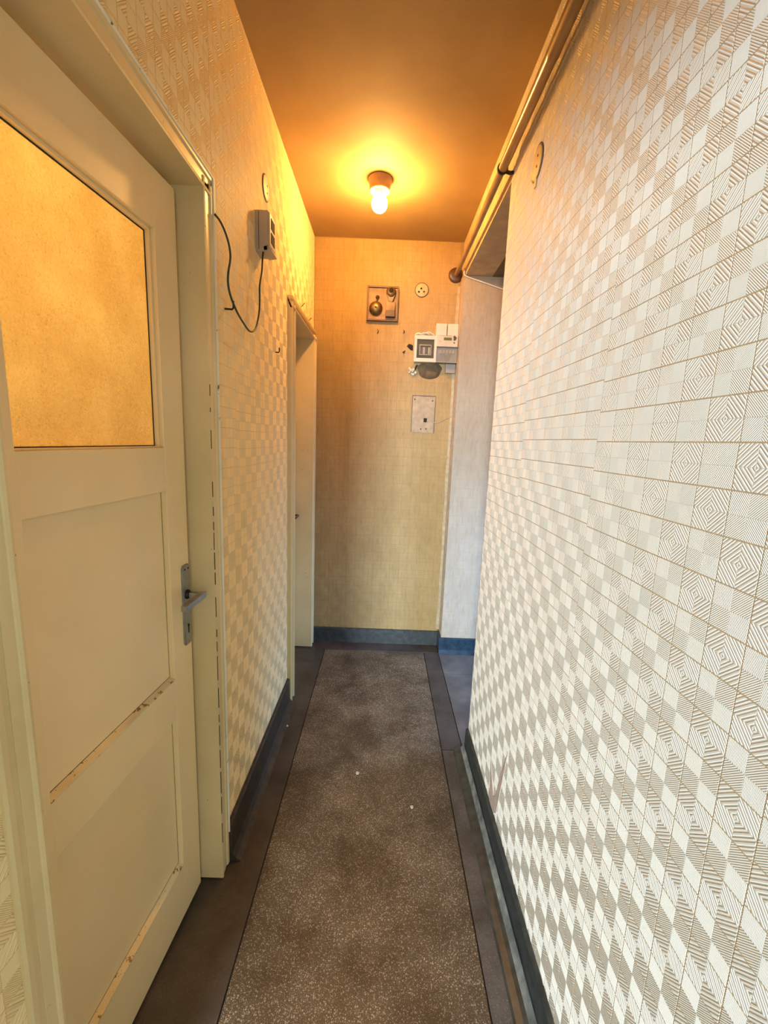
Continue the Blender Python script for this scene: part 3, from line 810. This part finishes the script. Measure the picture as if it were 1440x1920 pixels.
for pts, r in (([(-.062, -.006, .004), (-.040, -.012, .010), (-.012, -.010, .004), (.0, -.014, .014)], .004), ([(-.005, -.010, .006), (.020, -.016, .018), (.045, -.012, .010), (.062, -.006, .002)], .004), ([(-.03, -.012, .002), (-.005, -.022, .012), (.03, -.014, .004)], .003)):
    P = spline(pts, 5); n = len(P)
    vs = [p + Vector((0, 0, -r)) for p in P] + [p + Vector((0, -.006, r)) for p in P] + [p + Vector((0, .002, r * .5)) for p in P]
    fs = [(i, i+1, n+i+1, n+i) for i in range(n-1)] + [(n+i, n+i+1, 2*n+i+1, 2*n+i) for i in range(n-1)]
    MB().add(vs, fs, True).build('paper_curl', M['white_plastic'], tp)

# painted cover panel with a hole and a painted-over cable
cp = tag(empty('cover_panel', (.2465, YB, 1.608)), 'pale painted cover panel with a small dark hole on the end wall', 'panel')
pan = MB()
pan.prism([(-.070, 0, -.116), (-.020, 0, -.113), (.030, 0, -.118), (.070, 0, -.114), (.072, 0, .0), (.074, 0, .114), (.05, 0, .117), (0, 0, .113), (-.040, 0, .118), (-.071, 0, .115), (-.073, 0, .0)], (0, -.005, 0))
pan.build('board', M['panel_paint'], cp)
MB().box((.004, -.0062, -.048), (.026, -.0045, -.022), .0005).build('hole', M['dark'], cp)
for x, z in ((-.060, .096), (.056, .090), (-.012, -.093), (.022, -.090)):
    MB().lathe([(0, 0), (.005, 0), (.005, -.001), (0, -.0012)], (x, -.005, z), (0, 1, 0), 10).build('screw', M['wood_dark'], cp)
MB().box((-.047, -.0062, .040), (-.044, -.0045, .110)).build('score_line', M['lid'], cp)
gp_ = MB().box((-.076, -.003, .1165), (.077, -.0005, .122)).box((.0735, -.003, -.116), (.0775, -.0005, .118)).box((-.0775, -.003, -.116), (-.0738, -.0005, .118))
gp_.build('edge_gap', M['wood_dark'], cp)
tag(MB().tube(spline([(.270, YB - .006, 1.5665), (.30, YB - .002, 1.562), (.35, YB - .001, 1.563), (.40, YB - .001, 1.588), (.434, YB - .001, 1.606)], 5), .0035, 8).build('buried_cable', M['cable_ridge']),
    'painted-over cable running from the cover panel to the wall corner', 'cable')

# torn patch low on the right wall
tpoly = [(1.345, .1165), (1.312, .143), (1.290, .243), (1.2494, .4377), (1.296, .32), (1.334, .19), (1.356, .172), (1.378, .20), (1.4237, .2745), (1.412, .19), (1.398, .1165)]
o = MB().prism([(XR - .0002, y, z) for y, z in tpoly], (-.0014, 0, 0)).build('torn_patch', M['torn'], wr)
o['label'] = 'forked tear in the wallpaper above the skirting'

# small flakes on the floor
for i, (x, y, r, lb) in enumerate(((-.0636, 1.6375, .008, 'white flake in the middle of the floor'), (.1628, 1.472, .0075, 'white flake on the floor near the right border joint'),
                               (-.435, 1.927, .007, 'pale flake on the floor by the left skirting'))):
    rn = random.Random(i); n = 7
    pts = [(x + r * rn.uniform(.6, 1.1) * math.cos(2 * PI * k / n), y + r * rn.uniform(.7, 1.3) * math.sin(2 * PI * k / n), .0005) for k in range(n)]
    tag(MB().prism(pts, (.0005, 0, .003)).build('paint_flake', M['white_plastic']), lb, 'flake')
